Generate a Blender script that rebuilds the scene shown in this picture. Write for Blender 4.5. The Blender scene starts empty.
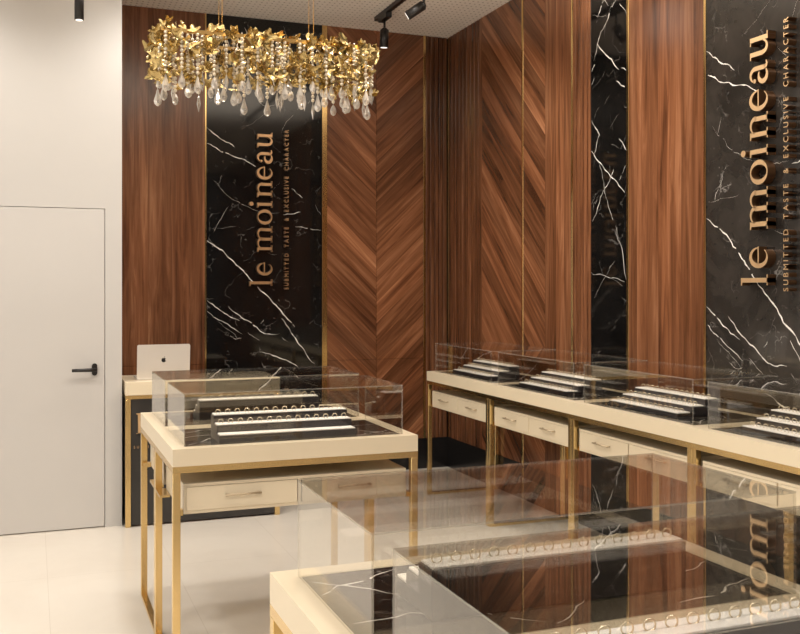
import bpy, bmesh, math, random
from mathutils import Matrix, Vector
PI = math.pi
R = math.radians
scene = bpy.context.scene
COL = scene.collection
random.seed(7)
VEINS_WIDE = [(1.3,[(0.001,2.803),(0.053,2.762),(0.122,2.714),(0.184,2.691),(0.222,2.658)]),(1.3,[(0.004,2.681),(0.053,2.658),(0.114,2.618),(0.192,2.595),(0.272,2.573),(0.343,2.541),(0.409,2.514)]),(0.6,[(0.053,2.397),(0.105,2.338),(0.184,2.262),(0.263,2.221),(0.352,2.18),(0.459,2.156),(0.532,2.144),(0.59,2.151)]),(0.6,[(0.122,2.435),(0.088,2.346)]),(0.7,[(0.166,2.183),(0.114,2.085),(0.053,1.98)]),(0.5,[(0.015,2.005),(0.122,2.012),(0.263,2.023)]),(1.0,[(0.614,2.134),(0.678,2.141),(0.761,2.16)]),(0.9,[(0.715,2.038),(0.789,2.034),(0.863,2.018),(0.938,2.016)]),(0.8,[(0.687,2.351),(0.733,2.308),(0.779,2.277)]),(0.5,[(0.523,2.71),(0.595,2.633)]),(0.5,[(0.272,2.819),(0.388,2.879),(0.514,2.967)]),(0.6,[(0.882,2.232),(0.938,2.134)]),(0.5,[(0.532,2.327),(0.595,2.401)]),(1.5,[(0.004,1.915),(0.07,1.869),(0.131,1.835),(0.21,1.757),(0.272,1.696),(0.316,1.652),(0.37,1.591),(0.459,1.502),(0.532,1.422),(0.604,1.35),(0.678,1.269),(0.724,1.215)]),(1.1,[(0.604,1.297),(0.659,1.224),(0.705,1.152),(0.752,1.079),(0.807,1.006),(0.882,0.923)]),(1.0,[(0.004,1.446),(0.053,1.411),(0.122,1.358),(0.192,1.31),(0.259,1.283)]),(0.9,[(0.004,1.359),(0.053,1.312),(0.114,1.285),(0.192,1.232),(0.281,1.177)]),(1.0,[(0.175,1.398),(0.228,1.345),(0.298,1.292),(0.37,1.247),(0.414,1.21),(0.459,1.178),(0.523,1.168),(0.583,1.172)]),(0.6,[(0.088,1.277),(0.14,1.232),(0.21,1.187),(0.272,1.125)]),(0.7,[(0.184,1.162),(0.228,1.135),(0.281,1.142)]),(0.7,[(0.325,1.194),(0.379,1.149),(0.423,1.122)]),(0.8,[(0.432,1.254),(0.459,1.29)]),(1.2,[(0.423,1.028),(0.495,1.014),(0.586,0.976),(0.678,0.938),(0.752,0.885)]),(0.7,[(0.608,1.14),(0.65,1.108)]),(0.5,[(0.486,1.831),(0.595,1.805)])]
VEINS_NARROW = [(1.0,[(0.146,3.353),(0.103,3.293),(0.066,3.231)]),(1.2,[(0.281,3.315),(0.198,3.226),(0.114,3.158),(0.075,3.096),(0.037,2.996)]),(0.6,[(0.261,3.32),(0.198,3.243),(0.156,3.112)]),(0.6,[(0.015,3.292),(0.114,3.256),(0.198,3.238)]),(1.3,[(0.075,3.098),(0.156,3.017),(0.23,2.965),(0.311,2.88)]),(1.2,[(0.048,2.97),(0.009,2.932)]),(0.9,[(0.037,2.887),(0.004,2.845)]),(1.1,[(0.281,2.816),(0.332,2.781),(0.391,2.752)]),(0.9,[(0.322,3.28),(0.372,3.232),(0.401,3.201)]),(0.9,[(0.332,2.885),(0.397,2.859)]),(0.5,[(0.156,2.899),(0.103,2.856)]),(0.5,[(0.209,2.746),(0.156,2.691)]),(0.5,[(0.092,2.69),(0.037,2.627)]),(1.0,[(0.01,2.619),(0.051,2.567),(0.098,2.514),(0.063,2.454),(0.039,2.399)]),(1.4,[(0.003,2.423),(0.051,2.377),(0.133,2.315),(0.224,2.235),(0.313,2.169),(0.404,2.1)]),(1.1,[(0.291,2.473),(0.357,2.42),(0.404,2.376)]),(0.9,[(0.274,2.292),(0.224,2.235),(0.145,2.16),(0.075,2.049),(0.01,1.968)]),(0.8,[(0.098,2.326),(0.133,2.238),(0.156,2.146),(0.224,2.012),(0.313,1.838)]),(0.7,[(0.382,2.286),(0.346,2.24),(0.318,2.2)]),(0.5,[(0.313,2.608),(0.202,2.531)]),(0.5,[(0.224,2.438),(0.313,2.394)]),(0.5,[(0.389,2.471),(0.324,2.387)]),(0.9,[(0.274,1.901),(0.346,1.785),(0.399,1.591)]),(0.8,[(0.003,1.642),(0.11,1.632),(0.202,1.609),(0.313,1.598),(0.378,1.579)]),(0.6,[(0.269,1.712),(0.179,1.624),(0.087,1.534),(0.039,1.475)]),(0.5,[(0.224,1.605),(0.357,1.554)])]

# ------------------------------------------------------------------ materials
class NT:
    def __init__(s, name):
        s.m = bpy.data.materials.new(name); s.m.use_nodes = True
        s.t = s.m.node_tree; s.t.nodes.clear()
        s.out = s.t.nodes.new('ShaderNodeOutputMaterial')
    def n(s, typ, **k):
        d = s.t.nodes.new(typ)
        for a, v in k.items(): setattr(d, a, v)
        return d
    def l(s, a, b): s.t.links.new(a, b)
    def val(s, sock, v):
        if hasattr(v, 'links') or isinstance(v, bpy.types.NodeSocket): s.l(v, sock)
        else: sock.default_value = v
    def math(s, op, a, b=None, c=None):
        d = s.n('ShaderNodeMath', operation=op)
        s.val(d.inputs[0], a)
        if b is not None: s.val(d.inputs[1], b)
        if c is not None: s.val(d.inputs[2], c)
        return d.outputs[0]
    def comb(s, x, y, z):
        d = s.n('ShaderNodeCombineXYZ')
        for i, v in enumerate((x, y, z)): s.val(d.inputs[i], v)
        return d.outputs[0]
    def sep(s, v):
        d = s.n('ShaderNodeSeparateXYZ'); s.l(v, d.inputs[0]); return d.outputs
    def noise(s, vec, scale, detail=3, rough=.5, dist=0):
        d = s.n('ShaderNodeTexNoise')
        s.l(vec, d.inputs['Vector']); d.inputs['Scale'].default_value = scale
        d.inputs['Detail'].default_value = detail; d.inputs['Roughness'].default_value = rough
        d.inputs['Distortion'].default_value = dist
        return d.outputs[0]
    def ramp(s, f, stops):
        d = s.n('ShaderNodeValToRGB'); s.l(f, d.inputs[0])
        e = d.color_ramp.elements
        while len(e) < len(stops): e.new(.5)
        for i, (p, c) in enumerate(stops):
            e[i].position = p; e[i].color = (*c, 1)
        return d.outputs[0]
    def mix(s, f, a, b, mode='MIX'):
        d = s.n('ShaderNodeMix', data_type='RGBA', blend_type=mode)
        s.val(d.inputs[0], f)
        for i, v in ((6, a), (7, b)):
            if isinstance(v, tuple): d.inputs[i].default_value = (*v, 1) if len(v) == 3 else v
            else: s.l(v, d.inputs[i])
        return d.outputs[2]
    def principled(s, color, rough=.5, metal=0, spec=.5, **k):
        b = s.n('ShaderNodeBsdfPrincipled')
        if isinstance(color, tuple): b.inputs['Base Color'].default_value = (*color, 1)
        else: s.l(color, b.inputs['Base Color'])
        s.val(b.inputs['Roughness'], rough); b.inputs['Metallic'].default_value = metal
        b.inputs['Specular IOR Level'].default_value = spec
        for a, v in k.items(): b.inputs[a.replace('_', ' ')].default_value = v
        s.l(b.outputs[0], s.out.inputs[0]); return b

def simple(name, color, rough=.5, metal=0, spec=.5, vary=.06, scale=6, **k):
    t = NT(name)
    tc = t.n('ShaderNodeTexCoord')
    f = t.noise(tc.outputs['Object'], scale, 4)
    c0 = tuple(max(0, c*(1-vary)) for c in color); c1 = tuple(min(1, c*(1+vary)) for c in color)
    t.principled(t.ramp(f, [(.3, c0), (.7, c1)]), rough, metal, spec, **k)
    return t.m

def wood(name, angle, width, contrast=.5, joint=.5, gain=1.0, rough=.2):
    t = NT(name)
    uv = t.n('ShaderNodeTexCoord').outputs['UV']
    rot = t.n('ShaderNodeVectorRotate', rotation_type='Z_AXIS')
    t.l(uv, rot.inputs['Vector']); rot.inputs['Angle'].default_value = -R(angle)
    al, ac, _ = t.sep(rot.outputs[0])
    q = t.math('DIVIDE', ac, width)
    idx = t.math('FLOOR', q)
    wn = t.n('ShaderNodeTexWhiteNoise', noise_dimensions='1D'); t.l(idx, wn.inputs['W'])
    r = wn.outputs['Value']
    off = t.math('MULTIPLY', r, 37.0)
    v1 = t.comb(t.math('MULTIPLY_ADD', al, .55, off), t.math('MULTIPLY', ac, 9.0), off)
    g1 = t.noise(v1, 2.2, 5, .62, 1.1)
    v2 = t.comb(t.math('MULTIPLY_ADD', al, 1.2, off), t.math('MULTIPLY', ac, 95.0), off)
    g2 = t.noise(v2, 1.6, 3, .6, .2)
    v3 = t.comb(t.math('MULTIPLY_ADD', al, .25, off), t.math('MULTIPLY', ac, 5.0), off)
    g3 = t.noise(v3, 1.7, 2, .5, .4)
    f = t.math('ADD', t.math('MULTIPLY', g1, .50), t.math('ADD', t.math('MULTIPLY', g2, .10), t.math('MULTIPLY', g3, .40)))
    col = t.ramp(f, [(.36, (.062*gain, .0215*gain, .0095*gain)), (.47, (.155*gain, .059*gain, .025*gain)),
                     (.55, (.225*gain, .091*gain, .041*gain)), (.67, (.37*gain, .172*gain, .086*gain))])
    br = t.math('MULTIPLY_ADD', r, contrast, 1 - contrast*.5)
    fr = t.math('FRACT', q)
    edge = t.math('LESS_THAN', t.math('MINIMUM', fr, t.math('SUBTRACT', 1.0, fr)), .0013/width)
    br = t.math('MULTIPLY', br, t.math('SUBTRACT', 1.0, t.math('MULTIPLY', edge, joint)))
    cc = t.mix(1.0, col, t.comb(br, br, br), 'MULTIPLY')
    rg = t.math('MULTIPLY_ADD', g2, .10, rough - .05)
    t.principled(cc, rg, 0, .5)
    return t.m

def marble(name, base=(.0034, .003, .0028)):
    t = NT(name)
    tc = t.n('ShaderNodeTexCoord').outputs['Object']
    c = t.ramp(t.noise(tc, 3.5, 6, .65, .8), [(.35, base), (.75, tuple(b*2.6 for b in base))])
    # wispy grey specks and hair-line veins, only in some zones
    vo = t.n('ShaderNodeTexVoronoi', feature='DISTANCE_TO_EDGE'); vo.inputs['Scale'].default_value = 4.2
    wv = t.n('ShaderNodeVectorMath', operation='MULTIPLY_ADD')
    nz = t.n('ShaderNodeTexNoise'); t.l(tc, nz.inputs['Vector']); nz.inputs['Scale'].default_value = 5; nz.inputs['Detail'].default_value = 6
    t.l(nz.outputs['Color'], wv.inputs[0]); wv.inputs[1].default_value = (.35, .35, .35); t.l(tc, wv.inputs[2])
    t.l(wv.outputs[0], vo.inputs['Vector'])
    line = t.math('SUBTRACT', 1.0, t.math('MINIMUM', t.math('DIVIDE', vo.outputs['Distance'], .012), 1.0))
    zone = t.math('MULTIPLY', t.math('MAXIMUM', t.math('SUBTRACT', t.noise(tc, 6.5, 3, .6), .51), 0.0), 4.0)
    speck = t.math('MULTIPLY', t.math('MAXIMUM', t.math('SUBTRACT', t.noise(tc, 34, 2, .6), .645), 0.0), 5.0)
    fac = t.math('MINIMUM', t.math('ADD', t.math('MULTIPLY', line, zone), t.math('MULTIPLY', speck, zone)), 1.0)
    cc = t.mix(fac, c, (.36, .34, .32))
    t.principled(cc, .06, 0, .55)
    return t.m

def glass(name, ior=1.5, tint=(.975, .97, .955)):
    t = NT(name)
    geo = t.n('ShaderNodeNewGeometry')
    fr = t.n('ShaderNodeFresnel')
    t.l(t.math('MULTIPLY_ADD', geo.outputs['Backfacing'], 1/ior - ior, ior), fr.inputs['IOR'])
    tr = t.n('ShaderNodeBsdfTransparent'); tr.inputs[0].default_value = (*tint, 1)
    gl = t.n('ShaderNodeBsdfGlossy'); gl.inputs['Roughness'].default_value = .0; gl.inputs['Color'].default_value = (1, 1, 1, 1)
    mx = t.n('ShaderNodeMixShader')
    t.l(fr.outputs[0], mx.inputs[0]); t.l(tr.outputs[0], mx.inputs[1]); t.l(gl.outputs[0], mx.inputs[2])
    t.l(mx.outputs[0], t.out.inputs[0])
    return t.m

def floor_mat():
    t = NT('floor_cream_stone')
    tc = t.n('ShaderNodeTexCoord').outputs['Object']
    x, y, _ = t.sep(tc)
    def seam(c, off, size):
        q = t.math('FRACT', t.math('DIVIDE', t.math('SUBTRACT', c, off), size))
        d = t.math('MINIMUM', q, t.math('SUBTRACT', 1.0, q))
        return t.math('LESS_THAN', d, .0016/size)
    s = t.math('MAXIMUM', seam(x, .735, .658), seam(y, 5.42, 1.32))
    base = t.ramp(t.noise(tc, 1.6, 6, .6, .7), [(.3, (.655, .605, .535)), (.7, (.70, .655, .585))])
    cc = t.mix(t.math('MULTIPLY', s, .30), base, (.40, .34, .27))
    t.principled(cc, .22, 0, .45)
    return t.m

def ceiling_mat():
    t = NT('ceiling_perforated_board')
    tc = t.n('ShaderNodeTexCoord').outputs['Object']
    x, y, _ = t.sep(tc)
    def cen(c, p):
        return t.math('SUBTRACT', t.math('FRACT', t.math('DIVIDE', c, p)), .5)
    a, b = cen(x, .040), cen(y, .060)
    b = t.math('MULTIPLY', b, 1.5)
    d = t.math('SQRT', t.math('ADD', t.math('MULTIPLY', a, a), t.math('MULTIPLY', b, b)))
    hole = t.math('LESS_THAN', d, .19)
    cc = t.mix(hole, (.92, .86, .78), (.46, .40, .34))
    t.principled(cc, .8, 0, .2)
    return t.m

M = {}
M['wood_v'] = wood('walnut_straight_grain', 90, .104, .46, .1, .94)
M['wood_dn'] = wood('walnut_chevron_falling', -44, .122, .72, -.5, .95)
M['wood_up'] = wood('walnut_chevron_rising', 44, .122, .72, -.5, .95)
M['wood_dark'] = wood('walnut_dark_fluted', 90, .045, .45, .0, .72)
M['wood_flute'] = wood('walnut_fluted', 90, .042, .30, .0, .95)
M['marble'] = marble('black_veined_marble')
M['marble_haze'] = marble('black_marble_with_haze', (.017, .0145, .0125))  # same black marble, base lightened to paint in the haze of wall reflections
M['vein'] = simple('white_marble_vein', (.80, .77, .73), .15, vary=.25, scale=30)
M['gold'] = simple('polished_gold', (.80, .56, .24), .16, 1, vary=.05, scale=3)
M['gold_leg'] = simple('satin_gold', (.83, .61, .29), .24, 1, vary=.04, scale=3)
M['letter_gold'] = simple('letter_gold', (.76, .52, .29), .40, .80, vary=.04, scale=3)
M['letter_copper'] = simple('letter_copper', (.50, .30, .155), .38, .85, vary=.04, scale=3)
M['letter_return'] = simple('dark_bronze_return', (.17, .085, .04), .35, .6, vary=.1)
M['leaf_gold'] = simple('leaf_gold', (.60, .455, .20), .26, .9, vary=.2, scale=9)
M['lacquer'] = simple('cream_lacquer', (.70, .605, .445), .28, vary=.015)
M['paint'] = simple('cream_wall_paint', (.495, .477, .455), .65, vary=.015, scale=2)
M['door'] = simple('cream_door_paint', (.51, .49, .468), .5, vary=.015, scale=2)
M['gap'] = simple('door_shadow_gap', (.22, .19, .16), .8)
M['black'] = simple('black_metal', (.012, .010, .009), .38, 0, vary=.2)
M['plinth'] = simple('black_plinth', (.010, .009, .009), .22, vary=.2)
M['desk_black'] = simple('dark_desk_front', (.030, .027, .025), .30, vary=.2)
M['stand'] = simple('charcoal_stand', (.030, .026, .028), .32, vary=.15)
M['cushion'] = simple('white_leatherette', (.93, .91, .885), .45, vary=.02)
M['ring'] = simple('pale_gold', (.95, .83, .62), .2, .6, vary=.03)
M['bronze'] = simple('brushed_bronze', (.52, .42, .29), .35, .65, vary=.1)
M['alu'] = simple('aluminium', (.74, .70, .66), .38, .55, vary=.02)
M['logo'] = simple('laptop_emblem', (.012, .011, .012), .2)
M['keys'] = simple('laptop_keys', (.03, .03, .032), .5)
M['pearl'] = simple('champagne_bead', (.86, .76, .60), .10, .35, vary=.12, scale=40)
M['glass'] = glass('clear_case_glass', 1.6)
def glass_edge():
    t = NT('polished_glass_edge')
    tr = t.n('ShaderNodeBsdfTransparent'); tr.inputs[0].default_value = (.86, .84, .78, 1)
    b = t.n('ShaderNodeBsdfPrincipled'); b.inputs['Base Color'].default_value = (.86, .83, .76, 1); b.inputs['Roughness'].default_value = .15
    mx = t.n('ShaderNodeMixShader'); mx.inputs[0].default_value = .20
    t.l(tr.outputs[0], mx.inputs[1]); t.l(b.outputs[0], mx.inputs[2]); t.l(mx.outputs[0], t.out.inputs[0]); return t.m
M['glass_edge'] = glass_edge()
M['floor'] = floor_mat()
M['ceiling'] = ceiling_mat()
def crystal():
    t = NT('cut_crystal')
    fr = t.n('ShaderNodeLayerWeight'); fr.inputs[0].default_value = .35
    tr = t.n('ShaderNodeBsdfTransparent'); tr.inputs[0].default_value = (.93, .90, .85, 1)
    b = t.n('ShaderNodeBsdfPrincipled'); b.inputs['Base Color'].default_value = (.90, .86, .80, 1); b.inputs['Roughness'].default_value = .06
    b.inputs['Metallic'].default_value = .4
    mx = t.n('ShaderNodeMixShader')
    t.l(t.math('MULTIPLY_ADD', fr.outputs['Facing'], .55, .42), mx.inputs[0]); t.l(tr.outputs[0], mx.inputs[1]); t.l(b.outputs[0], mx.inputs[2])
    t.l(mx.outputs[0], t.out.inputs[0]); return t.m
M['crystal'] = crystal()
def lens():
    t = NT('lit_lens'); e = t.n('ShaderNodeEmission'); e.inputs[0].default_value = (1, .9, .78, 1); e.inputs[1].default_value = 1.6
    t.l(e.outputs[0], t.out.inputs[0]); return t.m
M['lens'] = lens()

# ------------------------------------------------------------------ mesh helpers
def add_box(bm, a, b, bevel=0.0, seg=1):
    x0, x1 = sorted((a[0], b[0])); y0, y1 = sorted((a[1], b[1])); z0, z1 = sorted((a[2], b[2]))
    v = [bm.verts.new(p) for p in ((x0,y0,z0),(x1,y0,z0),(x1,y1,z0),(x0,y1,z0),(x0,y0,z1),(x1,y0,z1),(x1,y1,z1),(x0,y1,z1))]
    fs = [bm.faces.new([v[i] for i in f]) for f in ((3,2,1,0),(4,5,6,7),(0,1,5,4),(1,2,6,5),(2,3,7,6),(3,0,4,7))]
    if bevel:
        es = list({e for f in fs for e in f.edges})
        bmesh.ops.bevel(bm, geom=es, offset=bevel, segments=seg, affect='EDGES', profile=.5)
    return v

def add_ring_slab(bm, x0, x1, y0, y1, z0, z1, b, bevel=.0):
    """rectangular frame with a rectangular opening"""
    o = ((x0,y0),(x1,y0),(x1,y1),(x0,y1)); i = ((x0+b,y0+b),(x1-b,y0+b),(x1-b,y1-b),(x0+b,y1-b))
    O0 = [bm.verts.new((*p, z0)) for p in o]; O1 = [bm.verts.new((*p, z1)) for p in o]
    I0 = [bm.verts.new((*p, z0)) for p in i]; I1 = [bm.verts.new((*p, z1)) for p in i]
    fs = []
    for k in range(4):
        j = (k+1) % 4
        fs += [bm.faces.new((O1[k], O1[j], I1[j], I1[k])), bm.faces.new((O0[j], O0[k], I0[k], I0[j])),
               bm.faces.new((O0[k], O0[j], O1[j], O1[k])), bm.faces.new((I0[j], I0[k], I1[k], I1[j]))]
    if bevel:
        es = [e for e in {e for f in fs for e in f.edges} if e.calc_face_angle(0) > .5]
        bmesh.ops.bevel(bm, geom=es, offset=bevel, segments=2, affect='EDGES', profile=.5)

def add_cyl(bm, p0, p1, r0, r1=None, seg=20, caps=True):
    r1 = r0 if r1 is None else r1
    p0, p1 = Vector(p0), Vector(p1); d = (p1-p0)
    q = d.to_track_quat('Z', 'Y').to_matrix()
    A = [bm.verts.new(p0 + q @ Vector((r0*math.cos(2*PI*k/seg), r0*math.sin(2*PI*k/seg), 0))) for k in range(seg)]
    B = [bm.verts.new(p1 + q @ Vector((r1*math.cos(2*PI*k/seg), r1*math.sin(2*PI*k/seg), 0))) for k in range(seg)]
    for k in range(seg):
        j = (k+1) % seg
        f = bm.faces.new((A[k], A[j], B[j], B[k])); f.smooth = True
    if caps:
        bm.faces.new(A[::-1]); bm.faces.new(B)

def add_lathe(bm, prof, seg=16, center=(0,0,0), smooth=True):
    cx, cy, cz = center; rows = []
    for r, z in prof:
        if r < 1e-6: rows.append([bm.verts.new((cx, cy, cz+z))])
        else: rows.append([bm.verts.new((cx+r*math.cos(2*PI*k/seg), cy+r*math.sin(2*PI*k/seg), cz+z)) for k in range(seg)])
    for a, b in zip(rows, rows[1:]):
        for k in range(seg):
            j = (k+1) % seg
            if len(a) == 1 and len(b) == 1: continue
            if len(a) == 1: f = bm.faces.new((a[0], b[j], b[k]))
            elif len(b) == 1: f = bm.faces.new((a[k], a[j], b[0]))
            else: f = bm.faces.new((a[k], a[j], b[j], b[k]))
            f.smooth = smooth

def mesh_of(name, bm, mats):
    bmesh.ops.recalc_face_normals(bm, faces=bm.faces[:])
    me = bpy.data.meshes.new(name); bm.to_mesh(me); bm.free()
    for m in (mats if isinstance(mats, (list, tuple)) else [mats]): me.materials.append(m)
    return me

def obj(name, bm, mats, parent=None, loc=None):
    me = bm if isinstance(bm, bpy.types.Mesh) else mesh_of(name, bm, mats)
    o = bpy.data.objects.new(name, me); COL.objects.link(o)
    if parent is not None: o.parent = parent
    if loc is not None: o.location = loc
    return o

def boxo(name, a, b, mat, parent=None, bevel=0.0, seg=1):
    bm = bmesh.new(); add_box(bm, a, b, bevel, seg); return obj(name, bm, mat, parent)

def tag(o, label, cat, group=None, kind=None):
    o['label'] = label; o['category'] = cat
    if group: o['group'] = group
    if kind: o['kind'] = kind
    return o

def empty(name, loc=(0,0,0), rz=0):
    o = bpy.data.objects.new(name, None); COL.objects.link(o)
    o.empty_display_size = .05; o.location = loc; o.rotation_euler = (0, 0, rz); return o

def copy_tree(o, parent=None):
    c = o.copy(); COL.objects.link(c); c.parent = parent
    for ch in list(o.children): copy_tree(ch, c)
    return c

def struct(name, bm, mats, label=None, cat=None):
    o = obj(name, bm, mats); o['kind'] = 'structure'
    if label: o['label'] = label; o['category'] = cat
    return o

def sbox(name, a, b, mat, label, cat, bevel=0):
    bm = bmesh.new(); add_box(bm, a, b, bevel); return struct(name, bm, mat, label, cat)

# ------------------------------------------------------------------ room dimensions (metres)
XR, YB, H = 3.35, 7.55, 3.70          # face of right wall panels, face of back wall panels, ceiling
XJ, YD = .545, 6.44                   # return of the door wall, face of the door wall
XL, YF = -3.6, -3.2
PL = .258                             # black plinth height
SEAM = .944

sbox('floor', (XL-.1, YF, -.1), (XR+.2, YB+.2, 0), M['floor'], 'pale cream polished stone floor with fine tile seams', 'floor')
sbox('ceiling', (XL-.1, YF, H), (XR+.2, YB+.2, H+.1), M['ceiling'], 'cream perforated acoustic ceiling', 'ceiling')
sbox('wall_right', (XR+.02, YF, 0), (XR+.2, YB+.2, H), M['plinth'], 'dark right wall behind the panelling', 'wall')
sbox('wall_back', (XJ, YB+.02, 0), (XR+.02, YB+.2, H), M['plinth'], 'dark back wall behind the panelling', 'wall')
sbox('wall_far_left', (XL-.1, YF, 0), (XL, YD, H), M['paint'], 'plain cream side wall out at the far left', 'wall')
# door wall: an opening holds the flush door
DX0, DX1, DZ = -.475, .437, 2.052
bm = bmesh.new()
g = .0035
add_box(bm, (XL, YD, 0), (DX0-g, YD+.14, H)); add_box(bm, (DX1+g, YD, 0), (XJ, YB+.02, H)); add_box(bm, (DX0-g, YD, DZ+g), (DX1+g, YD+.14, H))
struct('wall_left', bm, M['paint'], 'plain cream painted wall around the flush door', 'wall')
sbox('trim_1', (DX0-g-.01, YD+.10, 0), (DX1+g+.005, YD+.13, DZ+g+.01), M['gap'], 'dark shadow gap around the flush door', 'trim')
bm = bmesh.new(); add_box(bm, (DX0, YD+.001, .006), (DX1, YD+.041, DZ), .002)
d = struct('door_1', bm, M['door'], 'flush cream door with a black lever handle', 'door')
bm = bmesh.new()
hx, hz = .375, 1.02
for k, (w, dd) in enumerate(((.017, .006),)):
    pts = []
    for i in range(24):
        a = 2*PI*i/24; pts.append((hx + w*math.cos(a), hz + .022*(1 if math.sin(a) > 0 else -1) + w*math.sin(a)))
    A = [bm.verts.new((x, YD+.001, z)) for x, z in pts]; B = [bm.verts.new((x, YD-.010, z)) for x, z in pts]
    bm.faces.new(A); bm.faces.new(B[::-1])
    for i in range(24): bm.faces.new((A[i], A[(i+1) % 24], B[(i+1) % 24], B[i]))
hp = obj('handle_plate', bm, M['black'], d)
bm = bmesh.new()
add_cyl(bm, (hx, YD-.009, hz), (hx, YD-.055, hz), .0105, seg=16)
add_cyl(bm, (hx+.010, YD-.05, hz), (hx-.140, YD-.05, hz), .0125, .0105, seg=16)
hl = obj('handle', bm, M['black'], d); hl['label'] = 'black lever handle'

# plinth
sbox('baseboard_back', (XJ+.001, YB-.004, 0), (XR-.004, YB+.02, PL), M['plinth'], 'black plinth along the foot of the back wall', 'baseboard')
sbox('baseboard_right', (XR-.004, YF, 0), (XR+.02, YB+.02, PL), M['plinth'], 'black plinth along the foot of the right wall', 'baseboard')

# ------------------------------------------------------------------ wall panels
def to_back(s, z, out=0): return (s, YB - out, z)
def to_right(s, z, out=0): return (XR - out, s, z)     # s is y

def panel_faces(bm, mapf, s0, s1, z0, z1, uv, flip, th=.022, mi=0):
    """slab with UV in metres; u grows to the right as seen from the room"""
    e = .0009
    a, b = (s0+e, s1-e) if s0 < s1 else (s0-e, s1+e)
    P = [(a, z0), (b, z0), (b, z1), (a, z1)]
    F = [bm.verts.new(mapf(s, z, 0)) for s, z in P]; K = [bm.verts.new(mapf(s, z, -th)) for s, z in P]
    fs = [bm.faces.new(F), bm.faces.new(K[::-1])] + [bm.faces.new((F[i], F[(i+1) % 4], K[(i+1) % 4], K[i])) for i in range(4)]
    for f in fs:
        f.material_index = mi
        for l in f.loops:
            co = l.vert.co
            s = co.x if mapf is to_back else -co.y
            l[uv].uv = (s, co.z)

def wood_panel(name, mapf, s0, s1, mat, label, z0=PL, z1=H, seam=SEAM):
    bm = bmesh.new(); uv = bm.loops.layers.uv.new('UVMap')
    e = .001
    zs = [(z0, seam-e), (seam+e, z1)] if seam else [(z0, z1)]
    for a, b in zs: panel_faces(bm, mapf, s0, s1, a, b, uv, False)
    return struct(name, bm, mat, label, 'wall panel')

def flute_panel(name, mapf, s0, s1, mat, label, pitch=.042, depth=.016, z0=PL, z1=H):
    bm = bmesh.new(); uv = bm.loops.layers.uv.new('UVMap')
    n = max(1, round(abs(s1-s0)/pitch)); p = (s1-s0)/n
    prof = []
    for k in range(n):
        for q, o in ((.0, -depth), (.10, -depth), (.14, -.002), (.22, 0), (.86, 0), (.94, -.002), (.98, -depth)):
            prof.append((s0 + (k+q)*p, o))
    prof.append((s1, -depth))
    prev = None
    for s, o in prof:
        cur = (bm.verts.new(mapf(s, z0, o)), bm.verts.new(mapf(s, z1, o)))
        if prev:
            f = bm.faces.new((prev[0], cur[0], cur[1], prev[1]))
            for l in f.loops:
                co = l.vert.co
                l[uv].uv = ((co.x if mapf is to_back else -co.y), co.z)
        prev = cur
    return struct(name, bm, mat, label, 'wall panel')

def jitter_line(pts, rnd, amp, depth=3):
    for _ in range(depth):
        out = [pts[0]]
        for a, b in zip(pts, pts[1:]):
            L = math.hypot(b[0]-a[0], b[1]-a[1]); t = rnd.uniform(.4, .6)
            nx, ny = -(b[1]-a[1]), (b[0]-a[0]); k = rnd.uniform(-amp, amp)
            out += [(a[0]+(b[0]-a[0])*t + nx*k, a[1]+(b[1]-a[1])*t + ny*k), b]
        pts = out
    return pts

def add_vein(bm, pts, width, mapf, rnd, out=.0004, mi=1, uv=None):
    pts = jitter_line(pts, rnd, .10, 2)
    n = len(pts); prev = None
    for i, (x, z) in enumerate(pts):
        a = pts[max(0, i-1)]; b = pts[min(n-1, i+1)]
        dx, dz = b[0]-a[0], b[1]-a[1]; L = math.hypot(dx, dz) or 1
        e = min(i, n-1-i)/(n-1)*2
        w = width * (.25 + .75*min(1, e*3)) * rnd.uniform(.35, 1.3)
        nx, nz = -dz/L*w*.5, dx/L*w*.5
        cur = (bm.verts.new(mapf(x+nx, z+nz, out)), bm.verts.new(mapf(x-nx, z-nz, out)))
        if prev and rnd.random() > .04:
            f = bm.faces.new((prev[0], cur[0], cur[1], prev[1])); f.material_index = mi
        prev = cur

def marble_panel(name, mapf, s0, s1, veins, label, seed, z0=PL, z1=H, sgn=1, mat='marble'):
    bm = bmesh.new(); uv = bm.loops.layers.uv.new('UVMap'); rnd = random.Random(seed)
    for a, b in ((z0, SEAM-.0008), (SEAM+.0008, z1)): panel_faces(bm, mapf, s0, s1, a, b, uv, False)
    smax = abs(s1-s0)-.004
    for w, pts in veins:
        q = [(s0 + sgn*min(max(s, .004), smax), min(max(z, z0+.01), z1-.01)) for s, z in pts]
        add_vein(bm, q, .0050*w*w*w if w < 1 else .0052*w, mapf, rnd)
    return struct(name, bm, [M[mat], M['vein']], label, 'wall panel')

low_veins = [(1.0, [(.05,.9),(.2,.78),(.42,.70),(.6,.55),(.8,.42)]), (.7, [(.3,.86),(.36,.6),(.5,.4)]), (.8, [(.62,.9),(.75,.8),(.93,.72)])]
wide = VEINS_WIDE + low_veins
up_veins = [(1.1,[(.30,3.62),(.36,3.50),(.47,3.44)]), (.8,[(.62,3.66),(.70,3.40),(.86,3.28)]), (1.0,[(.16,3.52),(.2,3.40),(.29,3.36)]),
            (.6,[(.86,3.1),(.7,2.95),(.6,2.8)]), (.7,[(.40,3.05),(.47,3.0),(.56,3.02)])]
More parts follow.
